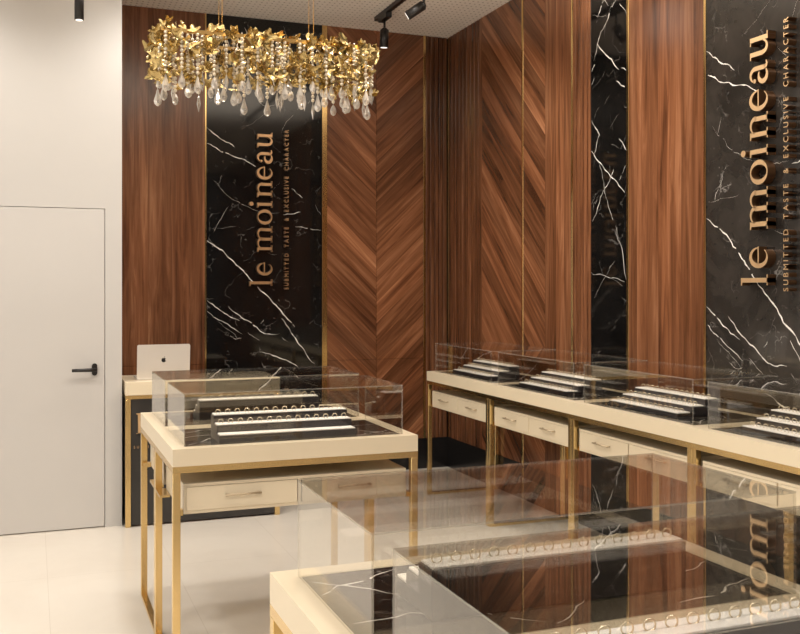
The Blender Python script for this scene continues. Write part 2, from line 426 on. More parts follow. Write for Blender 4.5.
# back wall, left to right
wood_panel('walnut_panel', to_back, XJ+.001, 1.266, M['wood_v'], 'straight grained walnut panel behind the laptop')
marble_panel('marble_panel', to_back, 1.279, 2.222, wide+up_veins, 'black marble panel with white veins on the back wall', 3)
wood_panel('chevron_panel', to_back, 2.266, 2.6965, M['wood_dn'], 'walnut chevron panel on the back wall, half next to the marble')
wood_panel('chevron_panel', to_back, 2.6975, 3.122, M['wood_up'], 'walnut chevron panel on the back wall, half next to the room corner')
flute_panel('fluted_panel', to_back, 3.144, XR-.006, M['wood_dark'], 'narrow dark fluted walnut strip in the room corner')
# right wall, from the corner towards the viewer
flute_panel('fluted_panel', to_right, YB-.012, 6.875, M['wood_dark'], 'wide dark fluted walnut panel on the right wall by the corner', pitch=.075, depth=.010)
wood_panel('chevron_panel', to_right, 6.875, 6.212, M['wood_dn'], 'walnut panel with slanting planks, right wall, between the fluted panel and gold strip', seam=None)
wood_panel('chevron_panel', to_right, 6.186, 5.872, M['wood_dn'], 'narrow walnut panel with slanting planks right of the thin gold strip', seam=None)
wood_panel('walnut_panel', to_right, 5.872, 5.524, M['wood_v'], 'narrow straight grained walnut panel left of the fluted strip', seam=None)
flute_panel('fluted_panel', to_right, 5.510, 5.283, M['wood_flute'], 'fluted walnut strip left of the narrow black marble')
marble_panel('marble_panel', to_right, 5.283, 4.887, VEINS_NARROW+[(.8,[(.02,3.55),(.2,3.3)]),(1,[(.05,.85),(.2,.6),(.35,.42)]),(.8,[(.3,.9),(.2,.6)])], 'narrow black veined marble panel on the right wall', 5, sgn=-1)
wood_panel('walnut_panel', to_right, 4.863, 4.178, M['wood_v'], 'wide straight grained walnut panel between the two right wall marbles', seam=None)
marble_panel('marble_panel', to_right, 4.160, 3.216, wide+up_veins, 'wide black veined marble panel with gold lettering on the right wall', 4, sgn=-1, mat='marble_haze')
wood_panel('walnut_panel', to_right, 3.195, 2.2, M['wood_v'], 'straight grained walnut panel beyond the lettered right wall marble', seam=None)
wood_panel('walnut_panel', to_right, 2.199, YF, M['wood_v'], 'straight grained walnut panelling behind the viewer', seam=None)
# gold strips
nt = [1]
def gold_strip(mapf, s0, s1, label, out=.004, z0=PL, z1=H):
    nt[0] += 1
    bm = bmesh.new(); a = mapf(s0, z0, out); b = mapf(s1, z1, -.018); add_box(bm, a, b, .001)
    return struct('trim_%d' % nt[0], bm, M['gold'], label, 'trim')
gold_strip(to_back, 1.2665, 1.2785, 'thin gold strip left of the back wall marble')
gold_strip(to_back, 2.2225, 2.2655, 'broad gold strip between back wall marble and chevron')
gold_strip(to_back, 3.1225, 3.1435, 'thin gold strip right of the back wall chevron')
gold_strip(to_right, 7.549, 7.537, 'hairline gold strip in the room corner', .001)
gold_strip(to_right, 6.2115, 6.1865, 'thin gold strip between the slanting plank panels')
gold_strip(to_right, 5.5235, 5.5105, 'hairline gold strip left of the fluted strip', .002)
gold_strip(to_right, 4.8865, 4.8635, 'thin gold strip right of the narrow marble')
gold_strip(to_right, 4.1775, 4.1605, 'thin gold strip left of the lettered marble')
gold_strip(to_right, 3.2155, 3.1955, 'thin gold strip right of the lettered marble')

# ------------------------------------------------------------------ lettering
def ell(cx, cy, rx, ry, a0, a1, wf, n=22):
    pts = []
    for i in range(n+1):
        a = R(a0 + (a1-a0)*i/n)
        pts.append((cx+rx*math.cos(a), cy+ry*math.sin(a), wf(i/n, a)))
    return ('stroke', pts)
def rect(x0, y0, x1, y1): return ('poly', [(x0,y0),(x1,y0),(x1,y1),(x0,y1)])
def disc(cx, cy, r): return ('poly', [(cx+r*math.cos(2*PI*i/20), cy+r*math.sin(2*PI*i/20)) for i in range(20)])
thick = lambda lo, hi: (lambda t, a: lo + (hi-lo)*abs(math.cos(a))**1.6)
lin = lambda a0, b0: (lambda t, a: a0 + (b0-a0)*t)
def stem(x, h=1.0, flag=True):
    s = [rect(x, 0, x+.185, h), rect(x-.11, 0, x+.32, .055)]
    if flag: s.append(('poly', [(x-.12, h-.06), (x, h-.09), (x, h), (x-.12, h)]))
    return s
def arch(x):   # springs from the stem ending at x, comes down on a stem at x+.42
    return ell(x+.235, .70, .30, .255, 175, -6, lambda t, a: .045+.145*t**1.3, 16)
def arch_end(x):
    return rect(x+.42, .0, x+.605, .72)
GLYPH = {
 'l': (stem(.14, 1.53), .66),
 'e': ([ell(.45, .5, .365, .465, 8, 318, lambda t, a: .045+.15*max(0, math.sin(PI*min(1, t*1.08)))**1.0), rect(.14, .50, .86, .565)], .98),
 'm': (stem(.14) + [arch(.35), rect(.77, 0, .955, .72), rect(.66, 0, 1.09, .055), arch(.98), rect(1.40, 0, 1.585, .72), rect(1.29, 0, 1.72, .055)], 1.76),
 'o': ([ell(.5, .5, .40, .465, 0, 360, thick(.055, (.20)), 32)], 1.04),
 'i': (stem(.14) + [disc(.24, 1.40, .135)], .62),
 'n': (stem(.14) + [arch(.35), rect(.77, 0, .955, .72), rect(.66, 0, 1.09, .055)], 1.12),
 'a': ([rect(.575, .16, .76, .70), ell(.40, .70, .265, .265, 0, 165, lambda t, a: .185-.135*t, 16), disc(.175, .74, .085),
        ell(.385, .275, .285, .235, 62, 312, lambda t, a: .045+.15*math.sin(PI*t), 20),
        ('stroke', [(.665, .2, .2), (.70, .09, .15), (.78, .045, .09), (.92, .09, .04)])], .98),
 'u': ([rect(.12, .28, .305, 1.0), rect(0, .94, .12, 1.0), rect(.715, 0, .90, 1.0), rect(.58, .94, .70, 1.0), rect(.91, 0, 1.03, .055),
        ell(.465, .30, .242, .255, 180, 355, lambda t, a: .185-.135*t, 16)], 1.08),
}
def glyph_bm(shapes, depth):
    """flat shapes in x,y pushed out along z"""
    bm = bmesh.new()
    def prism(loop):
        A = [bm.verts.new((x, y, 0)) for x, y in loop]; B = [bm.verts.new((x, y, depth)) for x, y in loop]
        n = len(loop)
        bm.faces.new(A[::-1]); bm.faces.new(B)
        for i in range(n): bm.faces.new((A[i], A[(i+1) % n], B[(i+1) % n], B[i]))
    for kind, p in shapes:
        if kind == 'poly': prism(p)
        else:
            Lp, Rp = [], []
            n = len(p)
            for i, (x, y, w) in enumerate(p):
                a = p[max(0, i-1)]; b = p[min(n-1, i+1)]
                dx, dy = b[0]-a[0], b[1]-a[1]; L = math.hypot(dx, dy) or 1
                if math.hypot(p[0][0]-p[-1][0], p[0][1]-p[-1][1]) < 1e-6 and i in (0, n-1):
                    dx, dy = p[1][0]-p[-2][0], p[1][1]-p[-2][1]; L = math.hypot(dx, dy)
                Lp.append((x-dy/L*w/2, y+dx/L*w/2)); Rp.append((x+dy/L*w/2, y-dx/L*w/2))
            LA = [bm.verts.new((*q, 0)) for q in Lp]; LB = [bm.verts.new((*q, depth)) for q in Lp]
            RA = [bm.verts.new((*q, 0)) for q in Rp]; RB = [bm.verts.new((*q, depth)) for q in Rp]
            for i in range(n-1):
                bm.faces.new((LB[i], LB[i+1], RB[i+1], RB[i])); bm.faces.new((LA[i], RA[i], RA[i+1], LA[i+1]))
                bm.faces.new((LA[i], LA[i+1], LB[i+1], LB[i])); bm.faces.new((RA[i+1], RA[i], RB[i], RB[i+1]))
            bm.faces.new((LA[0], LB[0], RB[0], RA[0])); bm.faces.new((LA[-1], RA[-1], RB[-1], LB[-1]))
    return bm

_cap = {}
def cap_mesh(ch):
    """a capital of the small sans tagline, as (mesh, width) with cap height 1"""
    if ch not in _cap:
        cu = bpy.data.curves.new('cap', 'FONT'); cu.body = ch; cu.size = 1; cu.resolution_u = 3; cu.offset = .0
        ob = bpy.data.objects.new('cap', cu); COL.objects.link(ob)
        bpy.context.view_layer.update()
        me = bpy.data.meshes.new_from_object(ob.evaluated_get(bpy.context.evaluated_depsgraph_get()))
        bpy.data.objects.remove(ob); bpy.data.curves.remove(cu)
        xs = [v.co.x for v in me.vertices]
        _cap[ch] = (me, min(xs), max(xs)-min(xs))
    return _cap[ch]
def letter_obj(name, bm, Mt, parent, mat):
    bmesh.ops.recalc_face_normals(bm, faces=bm.faces[:])
    out = (Mt.to_3x3() @ Vector((0, 0, 1))).normalized()
    for f in bm.faces: f.material_index = 0 if f.normal.dot(out) > .7 else 1
    return obj(name, bm, [M[mat], M['letter_return']], parent)
TAG = ['SUBMITTED', 'TASTE', '&', 'EXCLUSIVE', 'CHARACTER']
def lettering(parent, Mt, xh, length, tag_len, tag_gx, tag_gy, tag_cap, depth, mat='letter_gold'):
    """Mt maps (along the line, up the letters, out of the wall) to the parent's space"""
    word = 'le moineau'
    nat = sum(GLYPH[c][1] if c != ' ' else .42 for c in word) - .1
    track = (length/xh - nat)/(len(word)-1)
    x = 0
    for c in word:
        if c != ' ':
            bm = glyph_bm(GLYPH[c][0], depth/xh)
            bm.transform(Mt @ Matrix.Translation((x*xh, 0, 0)) @ Matrix.Scale(xh, 4))
            letter_obj('letter', bm, Mt, parent, mat)
            x += GLYPH[c][1] + track
        else: x += .42 + track
    k = tag_cap/.73
    ws = [[cap_mesh(c)[2]*k*.92 for c in w] for w in TAG]
    total = sum(map(sum, ws)); units = sum(len(w)-1 for w in TAG) + 3.6*(len(TAG)-1)
    tr = (tag_len-total)/units
    x = tag_gx
    for w, wd in zip(TAG, ws):
        bm = bmesh.new()
        for c, cw in zip(w, wd):
            me, x0, _ = cap_mesh(c)
            b2 = bmesh.new(); b2.from_mesh(me)
            for v in b2.verts: v.co.z = 0
            bmesh.ops.dissolve_limit(b2, angle_limit=.01, verts=b2.verts[:], edges=b2.edges[:])
            r = bmesh.ops.extrude_face_region(b2, geom=b2.faces[:])
            bmesh.ops.translate(b2, vec=(0, 0, depth), verts=[g for g in r['geom'] if isinstance(g, bmesh.types.BMVert)])
            b2.transform(Mt @ Matrix.Translation((x, tag_gy, 0)) @ Matrix.Diagonal((k*.92, k, 1, 1)) @ Matrix.Translation((-x0, 0, 0)))
            tmp = bpy.data.meshes.new('tmp'); b2.to_mesh(tmp); b2.free(); bm.from_mesh(tmp); bpy.data.meshes.remove(tmp)
            x += cw + tr
        x += 2.6*tr
        letter_obj('tagline_word', bm, Mt, parent, mat)

def cols(ex, ey, ez, o):
    return Matrix(((ex[0],ey[0],ez[0],o[0]),(ex[1],ey[1],ez[1],o[1]),(ex[2],ey[2],ez[2],o[2]),(0,0,0,1)))
LZ = 1.555
s = empty('wall_sign', (1.796, YB-.001, LZ)); tag(s, 'gold letters reading le moineau up the back wall marble', 'sign')
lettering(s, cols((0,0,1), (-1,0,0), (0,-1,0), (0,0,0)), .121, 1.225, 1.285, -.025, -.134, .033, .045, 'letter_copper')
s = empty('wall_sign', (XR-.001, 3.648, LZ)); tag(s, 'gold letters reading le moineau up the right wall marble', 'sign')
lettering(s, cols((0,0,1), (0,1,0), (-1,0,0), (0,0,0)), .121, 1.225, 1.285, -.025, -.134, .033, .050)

# ------------------------------------------------------------------ display tables
TW, TD, TH, SL = 1.024, .585, .92, .068
def make_table():
    root = empty('display_table')
    hw, hd = TW/2, TD/2
    bm = bmesh.new(); add_ring_slab(bm, -hw, hw, -hd, hd, TH-SL, TH, .056, .0025); add_box(bm, (-hw+.0558, -hd+.0558, TH-SL+.001), (hw-.0558, hd-.0558, TH-.016)); obj('top_frame', bm, M['lacquer'], root)
    # marble inset with its white veins
    bm = bmesh.new(); e = .0562; rnd = random.Random(11)
    add_box(bm, (-hw+e, -hd+e, TH-.0155), (hw-e, hd-e, TH-.0008))
    fm = lambda x, y, out=0: (x, y, TH-.0008+out)
    for w, pts in ((1.3,[(-.44,-.20),(-.38,-.14),(-.33,-.06),(-.25,.0)]), (1.1,[(-.45,-.02),(-.34,.03),(-.28,.02),(-.12,.06)]), (.9,[(-.45,.12),(-.36,.15),(-.3,.19),(-.2,.2)]),
                   (1.0,[(-.1,-.22),(.0,-.16),(.12,-.12),(.16,-.03)]), (.9,[(.1,.2),(.2,.1),(.32,.06),(.44,.08)]), (1.2,[(.24,-.22),(.32,-.17),(.40,-.15),(.45,-.1)]),
                   (.9,[(.30,-.05),(.36,-.12),(.45,-.2)]), (.7,[(-.05,.1),(.03,.18),(.1,.22)]), (.8,[(-.28,-.22),(-.2,-.17),(-.17,-.1)])):
        add_vein(bm, pts, .0042*w, fm, rnd)
    obj('marble_inset', bm, [M['marble'], M['vein']], root)
    lg = .030
    for sx in (-1, 1):
        for sy in (-1, 1):
            x0 = sx*hw; x1 = sx*(hw-lg); y0 = sy*hd; y1 = sy*(hd-lg)
            boxo('leg', (x0, y0, 0), (x1, y1, TH-SL-.026), M['gold_leg'], root, .0015)
            # bracket carrying the drawer box
            xb = sx*(.468)
            if sy < 0: boxo('bracket', (sx*(hw-.008), y1+.0005, .655), (xb, y1+.03, .677), M['gold_leg'], root)
            else: boxo('bracket', (sx*(hw-.0), y1-.15, .650), (xb, y1-.0005, .660), M['gold_leg'], root)
        boxo('foot_rail', (sx*hw, -hd+lg, 0), (sx*(hw-lg), hd-lg, .018), M['gold_leg'], root, .0015)
    bm = bmesh.new(); add_ring_slab(bm, -hw, hw, -hd, hd, TH-SL-.026, TH-SL, lg, .0015); obj('top_rail', bm, M['gold_leg'], root)
    # drawer box: open carcass with two drawers
    bx, by0, by1, z0, z1 = .467, -hd+.022, hd-.045, .660, .778
    bm = bmesh.new()
    add_box(bm, (-bx, by0+.004, z0), (bx, by1, z0+.012)); add_box(bm, (-bx, by0+.004, z1-.012), (bx, by1, z1))
    for x in (-bx, -.006, bx-.012): add_box(bm, (x, by0+.004, z0+.012), (x+.012, by1, z1-.012))
    add_box(bm, (-bx+.012, by1-.01, z0+.012), (bx-.012, by1, z1-.012))
    obj('drawer_box', bm, M['lacquer'], root)
    for sx in (-1, 1):
        x0, x1 = sorted((sx*.010, sx*(bx-.010)))
        bm = bmesh.new(); add_box(bm, (x0, by0, z0+.013), (x1, by0+.018, z1-.013), .001)
        add_box(bm, (x0+.004, by0+.018, z0+.014), (x1-.004, by1-.03, z0+.06))
        dr = obj('drawer', bm, M['lacquer'], root)
        xc = (x0+x1)/2; bm = bmesh.new(); zc = .727
        add_cyl(bm, (xc-.072, by0-.018, zc), (xc+.072, by0-.018, zc), .0045, seg=10)
        for q in (-.066, .066): add_cyl(bm, (xc+q, by0, zc), (xc+q, by0-.018, zc), .004, seg=8)
        obj('handle', bm, M['bronze'], dr)
    return root

def make_case():
    """five panes of clear glass, standing on the table frame; origin on the table top"""
    root = empty('glass_case')
    a, b, h, t = TW/2-.050, TD/2-.050, .210, .004
    e = .0003
    def pane(name, p, q):
        bm = bmesh.new(); add_box(bm, p, q); bm.normal_update()
        big = max(f.calc_area() for f in bm.faces)
        for f in bm.faces: f.material_index = 0 if f.calc_area() > big*.8 else 1
        obj(name, bm, [M['glass'], M['glass_edge']], root)
    pane('side_pane', (-a, -b, 0), (-a+t, b, h-t-e)); pane('side_pane', (a-t, -b, 0), (a, b, h-t-e))
    pane('front_pane', (-a+t+e, -b, 0), (a-t-e, -b+t, h-t-e)); pane('back_pane', (-a+t+e, b-t, 0), (a-t-e, b, h-t-e))
    pane('top_pane', (-a, -b, h-t), (a, b, h))
    return root

ring_tops = {}
def make_stand(w, sd, key, rise):
    """three-step ring stand; steps rise towards +y; origin on the marble at its centre"""
    root = empty('ring_stand')
    D = 3*sd
    bm = bmesh.new()
    prof = [(-D/2, 0), (-D/2, rise[0]), (-D/2+sd, rise[0]), (-D/2+sd, rise[1]), (-D/2+2*sd, rise[1]), (-D/2+2*sd, rise[2]), (D/2, rise[2]), (D/2, 0)]
    A = [bm.verts.new((-w/2, y, z)) for y, z in prof]; B = [bm.verts.new((w/2, y, z)) for y, z in prof]
    n = len(prof)
    for i in range(n): bm.faces.new((A[i], A[(i+1) % n], B[(i+1) % n], B[i]))
    for L in (A, B[::-1]):
        bm.faces.new((L[0], L[1], L[2], L[7]) if L is A else (L[7], L[6], L[5], L[0]))
        bm.faces.new((L[2], L[3], L[4], L[7]) if L is A else (L[5], L[4], L[3], L[0]))
        bm.faces.new((L[4], L[5], L[6], L[7]) if L is A else (L[3], L[2], L[1], L[0]))
    obj('stepped_body', bm, M['stand'], root)
    tops = []
    for k in range(3):
        y0 = -D/2 + k*sd
        m = .0035
        # two padded rolls with a slot between them that grips the rings
        bm = bmesh.new()
        ys = y0 + sd*.52
        add_box(bm, (-w/2+m, y0+m, rise[k]+.0002), (w/2-m, ys-.0012, rise[k]+.006), .002, 2)
        add_box(bm, (-w/2+m, ys+.0012, rise[k]+.0002), (w/2-m, y0+sd-m, rise[k]+.006), .002, 2)
        obj('ring_cushion', bm, M['cushion'], root)
        tops.append((ys, rise[k]+.006))
    ring_tops[key] = (tops, w)
    return root

def ring_mesh():
    bm = bmesh.new(); Rm, r = .0096, .0014; n, m = 28, 8
    V = [[bm.verts.new(((Rm+r*math.cos(2*PI*j/m))*math.cos(2*PI*i/n), 1.6*r*math.sin(2*PI*j/m), (Rm+r*math.cos(2*PI*j/m))*math.sin(2*PI*i/n))) for j in range(m)] for i in range(n)]
    for i in range(n):
        for j in range(m):
            f = bm.faces.new((V[i][j], V[(i+1) % n][j], V[(i+1) % n][(j+1) % m], V[i][(j+1) % m])); f.smooth = True
    return mesh_of('finger_ring', bm, M['ring'])
RING = ring_mesh()
ORD = 'first second third fourth fifth sixth seventh eighth ninth tenth eleventh twelfth thirteenth fourteenth'.split()
def put_rings(stand, key, step, where, from_end):
    tops, w = ring_tops[key]; y, z = tops[step]; n = 14
    Mw = Matrix.Translation(stand.location) @ Matrix.Rotation(stand.rotation_euler.z, 4, 'Z')
    nm = ('lowest', 'middle', 'top')[step]
    for i in range(n):
        x = -w/2 + .024 + (w-.048)*i/(n-1)
        r = bpy.data.objects.new('finger_ring', RING); COL.objects.link(r)
        r.location = Mw @ Vector((x, y, z+.0072))
        r.rotation_euler = (0, 0, stand.rotation_euler.z + (R(24) if key == 'long' else R(-14)) + random.uniform(-.09, .09))
        k = i if from_end[0] else n-1-i
        tag(r, 'gold ring, %s from the %s, %s step, %s' % (ORD[k], from_end[1], nm, where), 'ring', 'gold rings on the stepped ring stands')

TX = 1.020
MARB = TH
table0, case0 = make_table(), make_case()
def place(proto, first, loc, rz, label, cat, group):
    o = proto if first else copy_tree(proto)
    o.location = loc; o.rotation_euler = (0, 0, rz); tag(o, label, cat, group)
    return o
yc = [4.0575, 4.6445, 1.7795, 1.1925]          # centre front, centre rear, near rear, near front
spots = [
 ((TX, yc[0]), 0, 'cream and gold display table with long drawers facing the viewer, mid room', 'over the mid room table facing the viewer'),
 ((TX, yc[1]), PI, 'cream and gold display table back to back behind the mid room one', 'over the rear table of the mid room pair'),
 ((TX-.018, yc[2]), PI, 'cream and gold display table in the foreground, farther half of its pair', 'over the farther foreground table'),
 ((TX-.018, yc[3]), 0, 'cream and gold display table closest to the viewer, cut by the frame', 'closest to the viewer at the bottom edge'),
]
XC = 2.757 + TD/2
pitch = 1.0245
cy = [6.598 - pitch*(k+.5) for k in range(4)]
nmr = ['in the room corner', 'second from the room corner', 'third from the room corner', 'fourth from the room corner']
for k in range(4):
    spots.append(((XC, cy[k]), -PI/2, 'cream and gold display table along the right wall, ' + nmr[k], 'on the right wall table ' + nmr[k]))
for i, ((x, y), rz, lab, clab) in enumerate(spots):
    place(table0, i == 0, (x, y, 0), rz, lab, 'display table', 'display tables of the jewellery shop')
    place(case0, i == 0, (x, y, TH+.0004), rz, 'clear glass case ' + clab, 'glass case', 'glass cases on the display tables')
sd1, sd2 = .0655, .080
s1, s2 = make_stand(.580, sd1, 'short', (.029, .062, .094)), make_stand(.585, sd2, 'long', (.017, .047, .079))
stands = []
first = {'short': s1, 'long': s2}
used = set()
def put_stand(key, loc, rz, label):
    o = first[key] if key not in used else copy_tree(first[key])
    used.add(key)
    o.location = loc; o.rotation_euler = (0, 0, rz); tag(o, label, 'ring stand', 'stepped ring stands inside the glass cases')
    return o
bpy.context.view_layer.update()
SX = .993
a = put_stand('short', (SX, 3.943, MARB+.0002), 0, 'charcoal three step ring stand with white strips, on the mid room table facing the viewer')
put_rings(a, 'short', 1, 'mid room table facing the viewer', (True, 'left')); put_rings(a, 'short', 2, 'mid room table facing the viewer', (True, 'left'))
a = put_stand('short', (SX+.027, 4.60, MARB+.0002), PI, 'charcoal ring stand turned away, on the rear table of the mid room pair')
put_rings(a, 'short', 2, 'rear table of the mid room pair', (False, 'left'))
a = put_stand('short', (SX, 1.757, MARB+.0002), PI, 'charcoal ring stand turned away, on the farther foreground table')
put_rings(a, 'short', 2, 'farther foreground table', (False, 'left'))
a = put_stand('short', (SX, 1.172, MARB+.0002), 0, 'charcoal ring stand on the display table closest to the viewer')
put_rings(a, 'short', 2, 'table closest to the viewer', (True, 'left'))
for k in range(4):
    short = ['right wall table in the corner', 'second right wall table from the corner', 'third right wall table from the corner', 'fourth right wall table from the corner'][k]
    a = put_stand('long', (2.905+1.5*sd2, cy[k]+.072, MARB+.0002), -PI/2, 'charcoal ring stand with white strips, on the ' + short)
    for st in range(3): put_rings(a, 'long', st, short, (True, 'left'))

# ------------------------------------------------------------------ reception desk and laptop
root = empty('reception_desk', (1.067, 6.60, 0)); tag(root, 'cream topped reception desk with dark lettered front and gold edges', 'desk')
dx, dy0, dy1 = .507, -.24, .26
boxo('desktop', (-dx, dy0, .850), (dx, dy1, .938), M['lacquer'], root, .003, 2)
boxo('front_panel', (-dx+.036, dy0+.012, .012), (dx-.036, dy0+.028, .826), M['desk_black'], root)
for sx in (-1, 1):
    boxo('post', (sx*dx, dy0+.003, 0), (sx*(dx-.034), dy0+.037, .826), M['gold_leg'], root, .0015)
    boxo('post', (sx*dx, dy1-.037, 0), (sx*(dx-.034), dy1-.003, .826), M['gold_leg'], root, .0015)
    boxo('side_panel', (sx*(dx-.010), dy0+.038, .012), (sx*(dx-.024), dy1-.038, .826), M['desk_black'], root)
bm = bmesh.new(); add_ring_slab(bm, -dx, dx, dy0+.003, dy1-.003, .8265, .8495, .034, .0015); obj('top_rail', bm, M['gold_leg'], root)
lettering(root, cols((1,0,0), (0,0,1), (0,-1,0), (-dx+.066, dy0+.0125, .602)), .086, .885, .86, -.014, -.094, .017, .012)

lap = empty('laptop', (.813, 6.475, .9382)); tag(lap, 'open silver laptop seen from behind, on the reception desk', 'laptop')
lw = .342
boxo('keyboard_base', (-lw/2, -.004, .001), (lw/2, .225, .013), M['alu'], lap, .003, 2)
boxo('keyboard', (-lw/2+.03, .03, .0131), (lw/2-.03, .13, .0138), M['keys'], lap)
# rounded lid, leaning slightly towards the viewer
LM = Matrix.Translation((0, 0, .008)) @ Matrix.Rotation(R(7), 4, 'X') @ Matrix.Rotation(R(90), 4, 'X')
bm = bmesh.new(); pts = []
lh, rr = .226, .011
for cx, cyy, a0 in ((lw/2-rr, rr, -90), (lw/2-rr, lh-rr, 0), (-lw/2+rr, lh-rr, 90), (-lw/2+rr, rr, 180)):
    for i in range(7):
        a = R(a0+15*i); pts.append((cx+rr*math.cos(a), cyy+rr*math.sin(a)))
A = [bm.verts.new((x, y, -.003)) for x, y in pts]; B = [bm.verts.new((x, y, .003)) for x, y in pts]
bm.faces.new(A[::-1]); bm.faces.new(B)
for i in range(len(pts)): bm.faces.new((A[i], A[(i+1) % len(pts)], B[(i+1) % len(pts)], B[i]))
bm.transform(LM); lid = obj('lid', bm, M['alu'], lap)
# bitten-apple emblem: lobed outline with a bite cut from its right side, and a leaf
out = []
for i in range(72):
    a = 2*PI*i/72 + PI/2
    r = .0150*(1 - .16*math.exp(-((i if i < 36 else i-72)/5.0)**2) - .07*math.exp(-((i-36)/5.0)**2))
    x, y = r*math.cos(a)*1.02, r*math.sin(a)*1.05
    ddx, ddy = x-.0185, y-.0022
    dd = math.hypot(ddx, ddy)
    if dd < .0088: x, y = .0185+ddx/dd*.0088, .0022+ddy/dd*.0088
    out.append((x, y))
bm = bmesh.new()
leafp = []
for i in range(9): leafp.append((.0008+.0055*math.sin(PI*.5*i/8), .0165+.0075*(1-math.cos(PI*.5*i/8))))
for i in range(1, 8): leafp.append((.0063-.0055*math.sin(PI*.5*i/8), .0240-.0075*(1-math.cos(PI*.5*i/8))))
for loop in (out, leafp):
    A = [bm.verts.new((x, y+.122, .0031)) for x, y in loop]; B = [bm.verts.new((x, y+.122, .0036)) for x, y in loop]
    bm.faces.new(B); bm.faces.new(A[::-1])
    for i in range(len(loop)): bm.faces.new((A[i], A[(i+1) % len(loop)], B[(i+1) % len(loop)], B[i]))
bm.transform(LM); obj('emblem', bm, M['logo'], lid)

# ------------------------------------------------------------------ ceiling lights
def spot_body(bm_parent, top, tip, r):
    pass
root = empty('pendant_downlight', (.262, 6.0, 3.14)); tag(root, 'black cylinder downlight hanging before the cream door wall', 'lamp')
bm = bmesh.new(); add_cyl(bm, (0,0,0.002), (0,0,.26), .027, seg=28); obj('body', bm, M['black'], root)
bm = bmesh.new(); add_cyl(bm, (0,0,.26), (0,0,H-3.14-.02), .006, seg=12); obj('stem', bm, M['black'], root)
bm = bmesh.new(); add_cyl(bm, (0,0,H-3.14-.02), (0,0,H-3.14-.0005), .035, seg=28); obj('ceiling_rose', bm, M['black'], root)
bm = bmesh.new(); add_cyl(bm, (0,0,-.001), (0,0,.0015), .021, seg=24); obj('lens', bm, M['lens'], root)

TRX = 2.56
bm = bmesh.new(); add_box(bm, (TRX-.018, 3.0, H-.034), (TRX+.018, 7.17, H-.0005), .002)
tag(obj('lighting_track', bm, M['black']), 'black lighting track running along the ceiling', 'track')
def track_spot(y, tilt, yaw, label, drop):
    root = empty('track_spotlight', (TRX, y, H-.0345)); tag(root, label, 'spotlight', 'black spotlights on the ceiling track')
    boxo('adapter', (-.024, -.10, -.040), (.024, .08, -.0003), M['black'], root, .003)
    bm = bmesh.new(); add_cyl(bm, (0,0,-.0402), (0,0,-.034-drop), .009, seg=12); obj('stem', bm, M['black'], root)
    Rm = Matrix.Translation((0,0,-.034-drop)) @ Matrix.Rotation(yaw, 4, 'Z') @ Matrix.Rotation(tilt, 4, 'X')
    bm = bmesh.new(); add_cyl(bm, (0,0,.012), (0,0,-.006), .012, .034, seg=28); add_cyl(bm, (0,0,-.0062), (0,0,-.140), .034, seg=28); bm.transform(Rm); obj('body', bm, M['black'], root)
    bm = bmesh.new(); add_cyl(bm, (0,0,-.1402), (0,0,-.1425), .026, seg=24); bm.transform(Rm); obj('lens', bm, M['lens'], root)
    return root
track_spot(6.98, R(6), 0, 'black track spotlight pointing down with a lit lens', .075)
track_spot(6.18, R(-58), R(-118), 'black track spotlight tilted towards the left', .105)

# ------------------------------------------------------------------ chandelier
CX, CY = 1.020, 4.35
root = empty('chandelier', (CX, CY, 2.36)); tag(root, 'long gold leaf and crystal drop chandelier hanging over the mid room tables', 'chandelier')
cz = -2.36
fw, fd = .50, .13
bm = bmesh.new(); add_ring_slab(bm, -fw, fw, -fd, fd, 2.660+cz, 2.676+cz, .018, .001)
for x in (-.3, 0, .3): add_box(bm, (x-.008, -fd+.018, 2.662+cz), (x+.008, fd-.018, 2.674+cz))
obj('frame', bm, M['gold'], root)
for x in (-.22, .207):
    boxo('crossbar', (x-.008, -fd+.018, 2.662+cz), (x+.008, fd-.018, 2.674+cz), M['gold'], root)
    for y in (-.04, .04):
        bm = bmesh.new(); add_cyl(bm, (x, y, 2.673+cz), (x, y, H+cz-.002), .0014, seg=6)
        obj('suspension_wire', bm, M['gold'], root)
for x in (-.22, .207): boxo('ceiling_plate', (x-.02, -.07, H+cz-.012), (x+.02, .07, H+cz-.0005), M['gold'], root)

def leaf_mesh(seed, size=.034):
    rnd = random.Random(seed); bm = bmesh.new()
    n, m = 5, 10; curl = rnd.uniform(.7, 1.7); cup = rnd.uniform(-.5, .6); spread = R(rnd.uniform(62, 88)); ph = rnd.uniform(0, 6)
    V = []
    for i in range(n+1):
        r = i/n; row = []
        for j in range(m+1):
            a = -spread + 2*spread*j/m
            rad = size*(.10 + .90*r)*(1 + .22*math.sin(5*a+ph)*r*r - .10*abs(a)/spread*r)
            x, y = rad*math.sin(a), rad*math.cos(a)
            z = size*(curl*.55*r*r*math.cos(a) + cup*.5*(x/size)**2 + .10*r*math.sin(4*a+ph))
            row.append(bm.verts.new((x, y - size*.45, z)))
        V.append(row)
    for i in range(n):
        for j in range(m):
            f = bm.faces.new((V[i][j], V[i][j+1], V[i+1][j+1], V[i+1][j])); f.smooth = True
    return bm
LEAF = [mesh_of('leaf', leaf_mesh(k), M['leaf_gold']) for k in range(6)]
rnd = random.Random(21)
def leaf_spot(front):
    z = 2.690 - .24*rnd.random()**1.1
    if front < .66: x, y = rnd.uniform(-.50, .48), -.14 + rnd.uniform(-.03, .05)
    elif front < .76: x, y = -.505 + rnd.uniform(-.02, .05), rnd.uniform(-.15, .13)
    elif front < .86: x, y = .47 + rnd.uniform(-.05, .02), rnd.uniform(-.15, .13)
    else: x, y = rnd.uniform(-.48, .48), rnd.uniform(-.08, .14)
    return x, y, z + cz
